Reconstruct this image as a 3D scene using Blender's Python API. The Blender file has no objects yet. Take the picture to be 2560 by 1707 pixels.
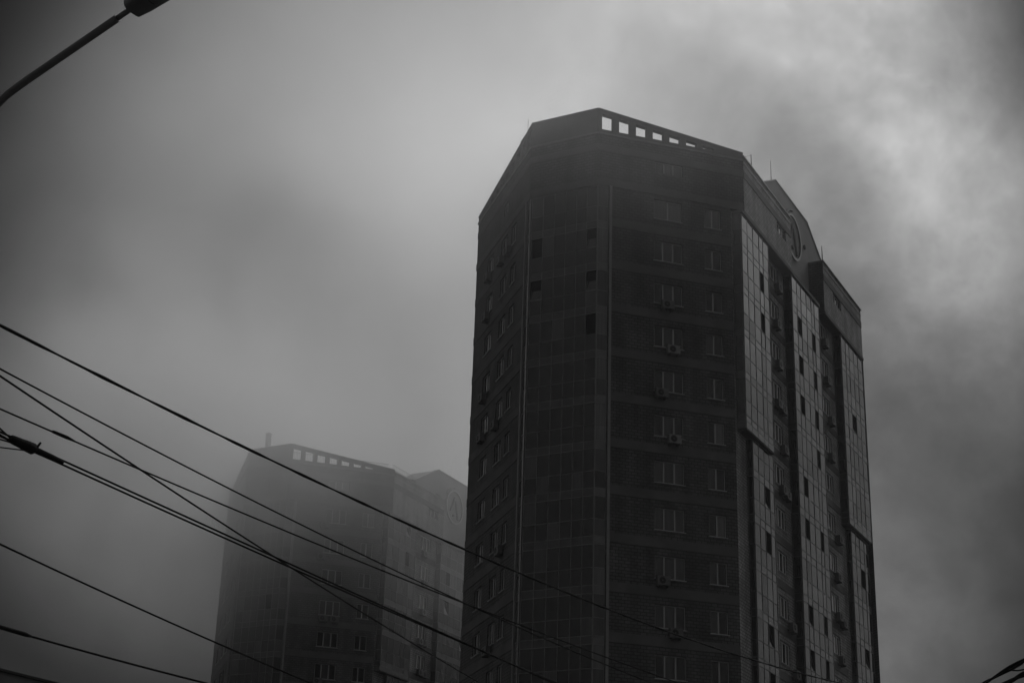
import bpy, bmesh, math, random
from mathutils import Vector, Matrix
random.seed(11)
sc = bpy.context.scene
COL = sc.collection

# ------------------------------------------------------------------ tuning
EXPOSURE = 0.0
SKY_BASE = -1.9661            # log radiance of the cloud deck away from the bright part
SKY_POLY = [(-1.393, 1.233, 2.674, -2.160, -4.854, 1.474, 1.949,),
    (-0.006, -1.258, 0.588, 1.384, 0.979, -0.076,),
    (-4.213, 1.955, -0.244, -0.839, 2.435,),
    (1.712, -0.235, -1.445, -0.731,),
    (6.350, -0.796, -3.014,),
    (-1.004, 1.530,),
    (-3.113,)]
SKY_PATCHES = [
    (0.10329, 0.84756, 0.52054, 2149, -0.22),
    (0.13032, 0.85988, 0.49359, 1438, -0.15),
    (0.19743, 0.87979, 0.43242, 1030, -0.25),
    (0.16574, 0.86385, 0.47570, 2149, -0.15),
    (0.26090, 0.91556, 0.30606, 774, -0.35),
    (0.22744, 0.91067, 0.34490, 1438, -0.20),
    (-0.16133, 0.90647, 0.39025, 602, -0.32),
    (-0.14868, 0.88938, 0.43232, 2149, -0.16),
    (-0.19613, 0.89257, 0.40601, 1209, -0.10),
    (-0.18186, 0.85324, 0.48878, 2720, -0.07),
    (0.22188, 0.85321, 0.47201, 1030, 0.15),
    (0.18971, 0.83151, 0.52211, 1209, 0.10),
    (0.25720, 0.86839, 0.42396, 1438, 0.18),
    (0.07831, 0.83123, 0.55039, 680, 0.10),
    (-0.11449, 0.91557, 0.38551, 1438, 0.10),
    (0.22869, 0.93903, 0.25675, 1209, 0.12),
]

# ------------------------------------------------------------------ materials
def mat(name):
    m = bpy.data.materials.new(name); m.use_nodes = True
    nt = m.node_tree; b = nt.nodes['Principled BSDF']
    return m, nt, b
def lk(nt, a, b): nt.links.new(a, b)
def plain(name, v, rough=.6, metal=0., noise=.25, scale=3., spec=.5):
    """a grey surface with weather-worn variation"""
    m, nt, b = mat(name)
    tc = nt.nodes.new('ShaderNodeTexCoord'); n = nt.nodes.new('ShaderNodeTexNoise')
    n.inputs['Scale'].default_value = scale; n.inputs['Detail'].default_value = 6; n.inputs['Roughness'].default_value = .6
    lk(nt, tc.outputs['Object'], n.inputs['Vector'])
    r = nt.nodes.new('ShaderNodeMapRange'); r.inputs['From Min'].default_value = .3; r.inputs['From Max'].default_value = .7
    r.inputs['To Min'].default_value = v*(1-noise); r.inputs['To Max'].default_value = v*(1+noise)
    lk(nt, n.outputs['Fac'], r.inputs['Value']); lk(nt, r.outputs['Result'], b.inputs['Base Color'])
    b.inputs['Roughness'].default_value = rough; b.inputs['Metallic'].default_value = metal
    b.inputs['Specular IOR Level'].default_value = spec
    return m
def brick(name, v):
    m, nt, b = mat(name)
    tc = nt.nodes.new('ShaderNodeTexCoord')
    bt = nt.nodes.new('ShaderNodeTexBrick'); bt.offset = .5
    lk(nt, tc.outputs['UV'], bt.inputs['Vector'])
    bt.inputs['Scale'].default_value = 1
    bt.inputs['Brick Width'].default_value = .40; bt.inputs['Row Height'].default_value = .2
    bt.inputs['Mortar Size'].default_value = .026; bt.inputs['Mortar Smooth'].default_value = .15
    bt.inputs['Bias'].default_value = 0
    bt.inputs['Color1'].default_value = (v*.84,)*3+(1,); bt.inputs['Color2'].default_value = (v*1.2,)*3+(1,)
    bt.inputs['Mortar'].default_value = (v*.38,)*3+(1,)
    n = nt.nodes.new('ShaderNodeTexNoise'); n.inputs['Scale'].default_value = .45; n.inputs['Detail'].default_value = 7
    n.inputs['Roughness'].default_value = .62
    lk(nt, tc.outputs['Object'], n.inputs['Vector'])
    r = nt.nodes.new('ShaderNodeMapRange'); r.inputs['From Min'].default_value = .3; r.inputs['From Max'].default_value = .7
    r.inputs['To Min'].default_value = .62; r.inputs['To Max'].default_value = 1.3
    lk(nt, n.outputs['Fac'], r.inputs['Value'])
    mx = nt.nodes.new('ShaderNodeMix'); mx.data_type = 'RGBA'; mx.blend_type = 'MULTIPLY'; mx.inputs['Factor'].default_value = 1
    lk(nt, bt.outputs['Color'], mx.inputs['A']); lk(nt, r.outputs['Result'], mx.inputs['B'])
    # damp runs down the wall and odd patches of repointing
    m2 = nt.nodes.new('ShaderNodeMapping'); m2.inputs['Scale'].default_value = (1.1, .07, 1); lk(nt, tc.outputs['UV'], m2.inputs['Vector'])
    n2 = nt.nodes.new('ShaderNodeTexNoise'); n2.inputs['Scale'].default_value = 1.4; n2.inputs['Detail'].default_value = 5; lk(nt, m2.outputs['Vector'], n2.inputs['Vector'])
    r2_ = nt.nodes.new('ShaderNodeMapRange'); r2_.inputs['From Min'].default_value = .35; r2_.inputs['From Max'].default_value = .65
    r2_.inputs['To Min'].default_value = .70; r2_.inputs['To Max'].default_value = 1.12; lk(nt, n2.outputs['Fac'], r2_.inputs['Value'])
    mx2 = nt.nodes.new('ShaderNodeMix'); mx2.data_type = 'RGBA'; mx2.blend_type = 'MULTIPLY'; mx2.inputs['Factor'].default_value = 1
    lk(nt, mx.outputs['Result'], mx2.inputs['A']); lk(nt, r2_.outputs['Result'], mx2.inputs['B'])
    lk(nt, mx2.outputs['Result'], b.inputs['Base Color'])
    b.inputs['Roughness'].default_value = .85; b.inputs['Specular IOR Level'].default_value = .25
    bp = nt.nodes.new('ShaderNodeBump'); bp.inputs['Strength'].default_value = .4; bp.inputs['Distance'].default_value = .02
    inv = nt.nodes.new('ShaderNodeMath'); inv.operation = 'SUBTRACT'; inv.inputs[0].default_value = 1
    lk(nt, bt.outputs['Fac'], inv.inputs[1]); lk(nt, inv.outputs[0], bp.inputs['Height']); lk(nt, bp.outputs['Normal'], b.inputs['Normal'])
    return m
def glass(name, v, rough=.04, folds=0., ior=1.5):
    """window pane: dark room (or a curtain with folds) behind a mirror-smooth sheet"""
    m, nt, b = mat(name)
    if folds:
        tc = nt.nodes.new('ShaderNodeTexCoord'); mp = nt.nodes.new('ShaderNodeMapping'); mp.inputs['Scale'].default_value = (9, .35, 1)
        lk(nt, tc.outputs['UV'], mp.inputs['Vector'])
        n = nt.nodes.new('ShaderNodeTexNoise'); n.inputs['Scale'].default_value = 1; n.inputs['Detail'].default_value = 4
        lk(nt, mp.outputs['Vector'], n.inputs['Vector'])
        r = nt.nodes.new('ShaderNodeMapRange'); r.inputs['From Min'].default_value = .3; r.inputs['From Max'].default_value = .7
        r.inputs['To Min'].default_value = v*(1-folds); r.inputs['To Max'].default_value = v*(1+folds)
        lk(nt, n.outputs['Fac'], r.inputs['Value']); lk(nt, r.outputs['Result'], b.inputs['Base Color'])
    else:
        b.inputs['Base Color'].default_value = (v, v, v, 1)
    b.inputs['Roughness'].default_value = rough; b.inputs['IOR'].default_value = ior
    return m

M = {}
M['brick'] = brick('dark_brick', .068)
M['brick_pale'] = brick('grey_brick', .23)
M['plaster'] = plain('grey_plaster', .078, .9, 0, .22, .6, .2)
M['render'] = plain('smooth_render', .20, .9, 0, .18, .35, .2)
M['emblem'] = plain('emblem_metal', .26, .5, 0, .12, 2)
M['trim'] = plain('aluminium_trim', .10, .45, 0, .15, 2)
M['pale_trim'] = plain('pale_metal_trim', .14, .5, 0, .15, 2)
M['mullion'] = plain('grey_mullion', .075, .5, 0, .15, 2)
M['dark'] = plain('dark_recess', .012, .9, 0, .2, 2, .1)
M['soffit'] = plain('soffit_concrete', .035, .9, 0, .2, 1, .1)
M['frame'] = plain('window_plastic', .21, .4, 0, .08, 2)
M['frame_lit'] = plain('lit_window_plastic', .55, .4, 0, .08, 2)  # same plastic as the other frames, the street front's light put into its colour
M['sill'] = plain('sill_metal', .24, .5, 0, .15, 3)
M['glass_dark'] = glass('glass_over_dark_room', .008)
M['glass_mid'] = glass('glass_over_thin_curtain', .035, .05, .35)
M['glass_pale'] = glass('glass_over_pale_curtain', .075, .06, .3)
M['spandrel'] = glass('spandrel_panel', .085, .12, 0)
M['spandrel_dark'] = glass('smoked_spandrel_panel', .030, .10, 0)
M['ac'] = plain('air_conditioner_casing', .055, .6, 0, .2, 3)
M['ac_pale'] = plain('pale_air_conditioner_casing', .13, .55, 0, .15, 3)
M['steel'] = plain('dull_steel', .06, .5, .3, .2, 4)
M['cable'] = plain('black_cable_sheath', .016, .9, 0, .2, 20, .05)
M['lamp'] = plain('lamp_paint', .10, .5, 0, .2, 6, .3)
M['lens'] = glass('lamp_lens', .1, .2)
M['roof_dark'] = plain('bitumen_roof', .12, .9, 0, .25, 1.5, .2)
M['ground'] = plain('asphalt_ground', .10, .95, 0, .3, .2, .2)

# ------------------------------------------------------------------ helpers
def link(o, parent=None):
    COL.objects.link(o)
    if parent is not None: o.parent = parent
    return o
def thing(name, label, cat, loc=(0, 0, 0), rz=0., group=None):
    o = bpy.data.objects.new(name, None); o.empty_display_size = .2
    COL.objects.link(o); o.location = loc; o.rotation_euler = (0, 0, rz)
    o['label'] = label; o['category'] = cat
    if group: o['group'] = group
    return o
class Face:
    """a vertical plane: s along it, z up, o outward"""
    def __init__(f, o, d, n): f.o, f.d, f.n = Vector((*o, 0)), Vector((*d, 0)), Vector((*n, 0))
    def P(f, s, z, o=0.): return f.o + f.d*s + f.n*o + Vector((0, 0, z))
class MB:
    def __init__(m): m.v, m.f, m.uv, m.mi, m.mats, m.sm = [], [], [], [], [], []
    def idx(m, k):
        if k not in m.mats: m.mats.append(k)
        return m.mats.index(k)
    def poly(m, pts, k, n=None, uv=None, smooth=False):
        pts = [Vector(p) for p in pts]
        if uv is None: uv = [(p.x+p.y, p.z) for p in pts]
        if n is not None:
            c = (pts[1]-pts[0]).cross(pts[2]-pts[0])
            if c.dot(n) < 0: pts = pts[::-1]; uv = uv[::-1]
        b = len(m.v); m.v += pts; m.f.append(list(range(b, b+len(pts)))); m.uv.append(list(uv)); m.mi.append(m.idx(k)); m.sm.append(smooth)
    def rect(m, F, s0, s1, z0, z1, o, k, jit=(0, 0, 0, 0)):
        m.poly([F.P(s0, z0, o+jit[0]), F.P(s1, z0, o+jit[1]), F.P(s1, z1, o+jit[2]), F.P(s0, z1, o+jit[3])], k, F.n,
               [(s0, z0), (s1, z0), (s1, z1), (s0, z1)])
    def box(m, F, s0, s1, z0, z1, o0, o1, k, skip=''):
        up = Vector((0, 0, 1))
        if 'f' not in skip: m.rect(F, s0, s1, z0, z1, o1, k)
        if 'b' not in skip: m.poly([F.P(s0, z0, o0), F.P(s1, z0, o0), F.P(s1, z1, o0), F.P(s0, z1, o0)], k, -F.n, [(s0, z0), (s1, z0), (s1, z1), (s0, z1)])
        if 'l' not in skip: m.poly([F.P(s0, z0, o0), F.P(s0, z0, o1), F.P(s0, z1, o1), F.P(s0, z1, o0)], k, -F.d, [(o0, z0), (o1, z0), (o1, z1), (o0, z1)])
        if 'r' not in skip: m.poly([F.P(s1, z0, o0), F.P(s1, z0, o1), F.P(s1, z1, o1), F.P(s1, z1, o0)], k, F.d, [(o0, z0), (o1, z0), (o1, z1), (o0, z1)])
        if 't' not in skip: m.poly([F.P(s0, z1, o0), F.P(s1, z1, o0), F.P(s1, z1, o1), F.P(s0, z1, o1)], k, up, [(s0, o0), (s1, o0), (s1, o1), (s0, o1)])
        if 'd' not in skip: m.poly([F.P(s0, z0, o0), F.P(s1, z0, o0), F.P(s1, z0, o1), F.P(s0, z0, o1)], k, -up, [(s0, o0), (s1, o0), (s1, o1), (s0, o1)])
    def holed(m, F, s0, s1, z0, z1, holes, o, depth, k, kr=None):
        """a wall with rectangular openings and reveals of the given depth"""
        kr = kr or k
        S = sorted({s0, s1} | {x for h in holes for x in h[:2] if s0 < x < s1}); Z = sorted({z0, z1} | {x for h in holes for x in h[2:4] if z0 < x < z1})
        for i in range(len(S)-1):
            for j in range(len(Z)-1):
                cs, cz = (S[i]+S[i+1])/2, (Z[j]+Z[j+1])/2
                if any(h[0] < cs < h[1] and h[2] < cz < h[3] for h in holes): continue
                m.rect(F, S[i], S[i+1], Z[j], Z[j+1], o, k)
        up = Vector((0, 0, 1))
        for a, b, c, d in holes:
            m.poly([F.P(a, c, o), F.P(a, d, o), F.P(a, d, o-depth), F.P(a, c, o-depth)], kr, F.d)
            m.poly([F.P(b, c, o), F.P(b, d, o), F.P(b, d, o-depth), F.P(b, c, o-depth)], kr, -F.d)
            m.poly([F.P(a, c, o), F.P(b, c, o), F.P(b, c, o-depth), F.P(a, c, o-depth)], kr, up)
            m.poly([F.P(a, d, o), F.P(b, d, o), F.P(b, d, o-depth), F.P(a, d, o-depth)], kr, -up)
    def tube(m, pts, rad, k, n=8, cap=True):
        pts = [Vector(p) for p in pts]
        if not hasattr(rad, '__len__'): rad = [rad]*len(pts)
        rings = []; ref = None
        for i, p in enumerate(pts):
            t = (pts[min(i+1, len(pts)-1)]-pts[max(i-1, 0)]).normalized()
            if ref is None: ref = Vector((0, 0, 1)) if abs(t.z) < .9 else Vector((1, 0, 0))
            a = t.cross(ref).normalized(); b = a.cross(t); ref = b
            rings.append([p + (a*math.cos(2*math.pi*j/n)+b*math.sin(2*math.pi*j/n))*rad[i] for j in range(n)])
        for i in range(len(rings)-1):
            for j in range(n):
                q = (j+1) % n
                m.poly([rings[i][j], rings[i][q], rings[i+1][q], rings[i+1][j]], k, (rings[i][j]+rings[i+1][q])/2-(pts[i]+pts[i+1])/2, smooth=True)
        if cap:
            m.poly(rings[0], k, pts[0]-pts[1]); m.poly(rings[-1], k, pts[-1]-pts[-2])
    def build(m, name, parent=None, mesh_only=False):
        me = bpy.data.meshes.new(name)
        me.from_pydata([tuple(v) for v in m.v], [], m.f)
        for k in m.mats: me.materials.append(M[k])
        ul = me.uv_layers.new(name='UVMap')
        flat = [c for u in m.uv for p in u for c in p]
        ul.data.foreach_set('uv', flat)
        me.polygons.foreach_set('material_index', m.mi); me.polygons.foreach_set('use_smooth', m.sm)
        if any(m.sm):
            bm = bmesh.new(); bm.from_mesh(me); bmesh.ops.remove_doubles(bm, verts=bm.verts, dist=1e-5); bm.to_mesh(me); bm.free()
        me.update()
        if mesh_only: return me
        return link(bpy.data.objects.new(name, me), parent)

# ------------------------------------------------------------------ tower (local axes: x along the long street front, y into the block)
q = math.sqrt(.5)
WF, WC, WL, RL = 10.44, 4.89, 12.3, 28.1
Q1 = (-WF*q, WF*q); Q2 = (Q1[0], Q1[1]+WC); Q3 = (Q2[0]+WL*q, Q2[1]+WL*q)
FR = Face((0, 0), (1, 0), (0, -1))
FF = Face(Q1, (q, -q), (-q, -q))
FC = Face(Q1, (0, 1), (-1, 0))
FL = Face(Q2, (q, q), (-q, q))
WOFF = -.70          # street front wall behind the plane of the frieze
GOFF = -1.15         # gable wall
Z_FR, Z_TOP, Z_LEDGE = 52.93, 58.55, 56.78
SILL = 51.17; WH = 1.40
def flr(k): return SILL-3*k

# ---- window prototypes (origin: lower corner on the wall face; x along, -y out)
FW = Face((0, 0), (1, 0), (0, -1))
WMESH = {}
def win_proto(w, mull, h=WH, kf='frame'):
    key = (w, tuple(mull), h, kf)
    if key in WMESH: return WMESH[key]
    fr = MB(); b = .055
    o0, o1 = -.16, -.09
    fr.box(FW, 0, b, 0, h, o0, o1, kf); fr.box(FW, w-b, w, 0, h, o0, o1, kf)
    fr.box(FW, b, w-b, 0, b, o0, o1, kf); fr.box(FW, b, w-b, h-b, h, o0, o1, kf)
    for x in mull: fr.box(FW, x-.05, x+.05, b, h-b, o0, o1+.004, kf)
    frm = fr.build('window', mesh_only=True)
    gl = []
    edges = [b]+list(mull)+[w-b]
    for var in range(7):
        g = MB()
        for i in range(len(edges)-1):
            r = random.random()
            k = 'glass_dark' if r < .46 else ('glass_mid' if r < .78 else 'glass_pale')
            if var == 5: k = 'glass_mid'
            if var == 6: k = 'glass_pale'
            j = [random.uniform(-.004, .004) for _ in range(2)]
            g.rect(FW, edges[i]+(.05 if i else 0), edges[i+1]-(.05 if i < len(edges)-2 else 0), b, h-b, -.135, k, (j[0], j[1], j[0], j[1]))
        gl.append(g.build('pane', mesh_only=True))
    sm = MB(); sm.box(FW, -.06, w+.06, -.05, -.003, -.13, .07, 'sill'); sl = sm.build('sill', mesh_only=True)
    WMESH[key] = (frm, gl, sl); return WMESH[key]
def put_window(par, F, s, z, w, mull, off=0., var=None, h=WH, sill=True, kf='frame'):
    frm, gl, sl = win_proto(w, mull, h, kf)
    # window x axis must run so that its outward normal matches the face
    fwd = F.n.cross(Vector((0, 0, 1)))            # direction whose outward normal (0,-1 after turning) is F.n
    ang = math.atan2(F.n.x, -F.n.y)
    o = link(bpy.data.objects.new('window', frm), par)
    xdir = Vector((math.cos(ang), math.sin(ang), 0))
    s_start = s if xdir.dot(F.d) > 0 else s+w
    o.location = F.P(s_start, z, off); o.rotation_euler = (0, 0, ang)
    link(bpy.data.objects.new('pane', gl[random.randrange(5) if var is None else var]), o)
    if sill: link(bpy.data.objects.new('sill', sl), o)
    return o

# ---- air conditioner prototypes
def ac_proto(k):
    m = MB(); m.box(FW, 0, .82, 0, .56, .10, .42, k)
    m.box(FW, .12, .16, -.10, .04, 0, .44, 'steel'); m.box(FW, .66, .70, -.10, .04, 0, .44, 'steel')
    body = m.build('air_conditioner', mesh_only=True)
    g = MB(); c = (.31, .28)
    for r0, r1, o0, kk in ((.0, .20, .424, 'dark'), (.20, .235, .436, 'steel'), (.0, .05, .436, 'steel')):
        N = 20
        for i in range(N):
            a0, a1 = 2*math.pi*i/N, 2*math.pi*(i+1)/N
            p = lambda r, a: FW.P(c[0]+r*math.cos(a), c[1]+r*math.sin(a), o0)
            if r0 == 0: g.poly([p(0, 0), p(r1, a0), p(r1, a1)], kk, FW.n)
            else: g.poly([p(r0, a0), p(r1, a0), p(r1, a1), p(r0, a1)], kk, FW.n)
    return body, g.build('fan_grille', mesh_only=True)
ACP = [ac_proto('ac'), ac_proto('ac_pale')]
def put_ac(par, F, s, z, off=0., pale=0, sc_=1.):
    ang = math.atan2(F.n.x, -F.n.y); xdir = Vector((math.cos(ang), math.sin(ang), 0))
    b, g = ACP[pale]
    o = link(bpy.data.objects.new('air_conditioner', b), par)
    o.location = F.P(s if xdir.dot(F.d) > 0 else s+.82, z, off); o.rotation_euler = (0, 0, ang); o.scale = (sc_,)*3
    link(bpy.data.objects.new('fan_grille', g), o)

# ---- glazed balcony strips
def zones(z0, z1):
    """(bottom, top, kind, storey) rows of a curtain strip between z0 and z1"""
    out = []
    for k in range(-1, 20):
        for a, b, t in ((49.82-3*k, 50.33-3*k, 'spandrel'), (50.33-3*k, 51.40-3*k, 'low'), (51.40-3*k, 52.82-3*k, 'high')):
            a, b = max(a, z0), min(b, z1)
            if b-a > .06: out.append((a, b, t, k))
    return out
def glazing(par, name, parts, z0, z1, opens={}, mix=(.6, .3, .1), mull='mullion', sp='spandrel', skirt=0., wide=.024, proud=.022, jit=.009, hz=.02):
    """parts: [(Face, [mullion positions], offset)] - the first is the one whose opens apply"""
    root = MB(); g = MB(); s_ = g; sashes = []; holes = []
    for pi, (F, ml, off, *rest) in enumerate(parts):
        mix_, sp_ = rest if rest else (mix, sp)
        rows = zones(z0+skirt, z1)
        for x in ml: root.box(F, x-wide, x+wide, z0, z1, off-.03, off+proud, mull)
        for zz in sorted({r[0] for r in rows} | {r[1] for r in rows}):
            for i in range(len(ml)-1): root.box(F, ml[i]+wide, ml[i+1]-wide, zz-hz, zz+hz, off-.03, off+proud-.006, mull)
        if skirt:
            for i in range(len(ml)-1): s_.rect(F, ml[i]+wide, ml[i+1]-wide, z0, z0+skirt-.028, off+.01, sp_)
        for a, b, t, k in rows:
            for i in range(len(ml)-1):
                x0, x1 = ml[i]+wide, ml[i+1]-wide
                if t == 'spandrel':
                    s_.rect(F, x0, x1, a+.02, b-.02, off, sp_, [random.uniform(-jit, jit) for _ in range(4)]); continue
                op = opens.get((i, k)) if pi == 0 and t == 'high' else None
                if op:
                    hb_ = MB(); hb_.box(F, x0, x1, a+.028, b-.028, off-.5, off-.03, 'dark', 'f'); holes.append(hb_)
                    # box seen from inside: turn its faces
                    if op == 'tilt':
                        w = MB(); zt, zb = b-.03, a+.03; tl = .30
                        fr = .045
                        w.poly([F.P(x0, zb, off-.02), F.P(x1, zb, off-.02), F.P(x1, zt-.02, off-tl), F.P(x0, zt-.02, off-tl)], 'glass_dark', F.n)
                        for (sa, sb, za, zb2) in ((x0, x0+fr, 0, 1), (x1-fr, x1, 0, 1), (x0+fr, x1-fr, 0, .04), (x0+fr, x1-fr, .96, 1)):
                            pz = lambda u: zb+(zt-.02-zb)*u
                            po = lambda u: off-.012-(tl-.02)*u
                            w.poly([F.P(sa, pz(za), po(za)), F.P(sb, pz(za), po(za)), F.P(sb, pz(zb2), po(zb2)), F.P(sa, pz(zb2), po(zb2))], 'trim', F.n)
                        sashes.append(w)
                    continue
                r = random.random()
                kk = 'glass_dark' if r < mix_[0] else ('glass_mid' if r < mix_[0]+mix_[1] else 'glass_pale')
                ta, tb = random.uniform(-jit, jit), random.uniform(-jit, jit)
                g.rect(F, x0, x1, a+.02, b-.02, off, kk, (ta, tb, tb*.4-ta, ta*.4-tb))
    o = root.build(name, par)
    g.build('glazing', o)
    for w in holes: w.build('dark_opening', o)
    for w in sashes: w.build('open_sash', o)
    return o

def make_tower(loc, rz, label, floors, zbot, opens, acs, seed, extras):
    random.seed(seed)
    T = thing('apartment_tower', label, 'apartment tower', loc, rz, 'twin apartment towers')
    base = -loc[2]                                  # ground in local z
    # window lists
    F_A, F_B = (3.94, 1.97, (.62, 1.33)), (7.54, 1.15, (.53,))
    L_W = ((2.9, 1.1, (.52,)), (4.85, 1.45, (.70,)), (8.0, 1.6, (.80,)))
    R_W = (6.9, 18.55)
    # ---------------- main wall
    w = MB()
    hF = [(s, s+wd, flr(k), flr(k)+WH) for k in range(floors) for s, wd, _ in (F_A, F_B)]
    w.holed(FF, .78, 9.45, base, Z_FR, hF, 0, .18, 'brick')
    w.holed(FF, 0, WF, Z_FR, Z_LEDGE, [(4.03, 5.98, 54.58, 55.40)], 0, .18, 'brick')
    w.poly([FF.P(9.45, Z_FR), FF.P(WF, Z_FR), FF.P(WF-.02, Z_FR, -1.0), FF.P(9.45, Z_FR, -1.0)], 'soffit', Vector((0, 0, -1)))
    w.holed(FC, 0, WC, Z_FR, Z_LEDGE, [], 0, .1, 'brick')
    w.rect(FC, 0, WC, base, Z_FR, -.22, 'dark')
    hL = [(s, s+wd, flr(k), flr(k)+WH) for k in range(floors) for s, wd, _ in L_W]
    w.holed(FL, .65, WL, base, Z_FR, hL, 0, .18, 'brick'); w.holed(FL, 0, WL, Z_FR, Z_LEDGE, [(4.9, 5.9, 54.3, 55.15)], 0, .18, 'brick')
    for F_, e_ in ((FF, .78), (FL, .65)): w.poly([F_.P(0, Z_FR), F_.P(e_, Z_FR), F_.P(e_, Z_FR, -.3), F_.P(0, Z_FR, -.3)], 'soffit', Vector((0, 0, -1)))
    hR = [(s, s+1.95, flr(k), flr(k)+WH) for k in range(floors) for s in R_W]
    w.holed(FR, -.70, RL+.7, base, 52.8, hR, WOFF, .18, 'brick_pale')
    w.rect(FR, -1.15, RL+1.15, 52.8, 56.4, GOFF, 'render')
    w.poly([FR.P(-.7, 52.8, WOFF), FR.P(RL+.7, 52.8, WOFF), FR.P(RL+.7, 52.8, GOFF), FR.P(-.7, 52.8, GOFF)], 'plaster', Vector((0, 0, 1)))
    # mirrored far sides and back
    pts = [(RL, 0), (RL+WF*q, WF*q), (RL+WF*q, WF*q+WC), (RL+WF*q-WL*q, WF*q+WC+WL*q), Q3]
    for a, b in zip(pts[:-1], pts[1:]):
        n = Vector((b[1]-a[1], -(b[0]-a[0]), 0)).normalized(); d = Vector((b[0]-a[0], b[1]-a[1], 0)); ln = d.length; d.normalize()
        w.rect(Face(a, (d.x, d.y), (n.x, n.y)), 0, ln, base, Z_LEDGE, -.002, 'brick')
    roofp = [(-.7, 1.15), Q1, Q2, Q3] + pts[::-1][1:-1] + [(RL+.7, 1.15)]
    w.poly([(x, y, 56.2) for x, y in roofp], 'plaster', Vector((0, 0, 1)))
    w.build('wall', T)
    # ---------------- crown: sloping pierced parapets over two sides, a solid one over the short side
    def crown(F, ln, rev):
        m = MB(); n = 16
        top = lambda s: 58.55-1.30*(s/ln)
        ops = [(.25+1.205*i, .25+1.205*i+.78) for i in range(7)]
        if ln > 11: ops.append((.25+1.205*7, .25+1.205*7+.78))
        xs = sorted({0., ln} | {x for a in ops for x in a})
        zb = 57.06; th = .33; up = Vector((0, 0, 1))
        for i in range(len(xs)-1):
            a, b = xs[i], xs[i+1]; hole = any(abs(a-o_[0]) < 1e-6 for o_ in ops)
            za, zb_ = top(a), top(b)
            ha, hb = za-.30, zb_-.30
            if hole and hb-zb < .03: hole = False
            for o_, nn in ((0., F.n), (-th, -F.n)):
                if not hole:
                    m.poly([F.P(a, Z_LEDGE, o_), F.P(b, Z_LEDGE, o_), F.P(b, zb_, o_), F.P(a, za, o_)], 'plaster', nn)
                else:
                    m.poly([F.P(a, Z_LEDGE, o_), F.P(b, Z_LEDGE, o_), F.P(b, zb, o_), F.P(a, zb, o_)], 'plaster', nn)
                    m.poly([F.P(a, ha, o_), F.P(b, hb, o_), F.P(b, zb_, o_), F.P(a, za, o_)], 'plaster', nn)
            if hole:
                m.poly([F.P(a, zb, 0), F.P(b, zb, 0), F.P(b, zb, -th), F.P(a, zb, -th)], 'plaster', up)
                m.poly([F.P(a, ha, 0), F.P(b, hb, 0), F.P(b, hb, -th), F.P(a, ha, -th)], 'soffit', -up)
                m.poly([F.P(a, zb, 0), F.P(a, ha, 0), F.P(a, ha, -th), F.P(a, zb, -th)], 'plaster', F.d)
                m.poly([F.P(b, zb, 0), F.P(b, hb, 0), F.P(b, hb, -th), F.P(b, zb, -th)], 'plaster', -F.d)
        m.poly([F.P(ln, Z_LEDGE, 0), F.P(ln, top(ln), 0), F.P(ln, top(ln), -th), F.P(ln, Z_LEDGE, -th)], 'plaster', F.d)
        # coping
        for (o0, o1) in ((-th-.03, .05),):
            A = [F.P(0, top(0), o1), F.P(ln, top(ln), o1), F.P(ln, top(ln), o0), F.P(0, top(0), o0)]
            B = [p+Vector((0, 0, .07)) for p in A]
            m.poly(B, 'trim', up); m.poly(A, 'trim', -up)
            for i in range(4):
                jn = (i+1) % 4; nn = (A[i]+A[jn])/2-(A[0]+A[2])/2
                m.poly([A[i], A[jn], B[jn], B[i]], 'trim', nn)
        m.build('crown_parapet', T)
    crown(FF, WF, False)
    crown(FL, WL, True)
    m = MB(); m.box(FC, .03, WC-.03, Z_LEDGE, 58.55, -.46, 0.004, 'plaster'); m.box(FC, .0, WC, 58.55, 58.62, -.49, .05, 'trim'); m.build('crown_parapet', T)
    # ---------------- smooth belt courses
    def belt(F, s0, s1, z0, z1, o0=-.02, o1=.03, k='plaster'):
        m = MB(); m.box(F, s0, s1, z0, z1, o0, o1, k); m.build('belt_course', T)
    for F, ln in ((FF, WF), (FC, WC), (FL, WL)):
        belt(F, 0.002, ln-.002, 56.66, 56.80, o1=.075, k='trim'); belt(F, 0.002, ln-.002, 55.46, 55.98); belt(F, 0.002, ln-.002, 52.90, 53.42, o1=.05)
    for k in range(floors):
        z = 50.05-3*k
        belt(FF, 1.0, 9.44, z, z+.58, k='plaster'); belt(FL, .70, WL-.002, z, z+.58)
        for a, b in ((4.95, 10.0), (16.6, 22.0)): belt(FR, a, b, z, z+.52, WOFF-.02, WOFF+.035)
    # ---------------- street-side frieze, two wings
    for a, b, win in ((0, 10.1, 6.95), (17.9, RL, 20.4)):
        m = MB()
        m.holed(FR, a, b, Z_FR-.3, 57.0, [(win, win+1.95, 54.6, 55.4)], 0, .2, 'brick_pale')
        up = Vector((0, 0, 1))
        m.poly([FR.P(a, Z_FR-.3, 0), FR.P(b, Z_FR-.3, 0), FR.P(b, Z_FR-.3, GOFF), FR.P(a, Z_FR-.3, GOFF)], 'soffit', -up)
        m.poly([FR.P(a, 57.0, 0), FR.P(b, 57.0, 0), FR.P(b, 57.0, GOFF), FR.P(a, 57.0, GOFF)], 'plaster', up)
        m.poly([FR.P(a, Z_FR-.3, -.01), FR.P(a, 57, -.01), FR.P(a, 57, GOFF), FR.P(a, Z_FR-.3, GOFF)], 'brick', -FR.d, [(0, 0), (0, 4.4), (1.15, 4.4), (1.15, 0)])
        m.poly([FR.P(b, Z_FR-.3, -.01), FR.P(b, 57, -.01), FR.P(b, 57, GOFF), FR.P(b, Z_FR-.3, GOFF)], 'brick', FR.d, [(0, 0), (0, 4.4), (1.15, 4.4), (1.15, 0)])
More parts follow.
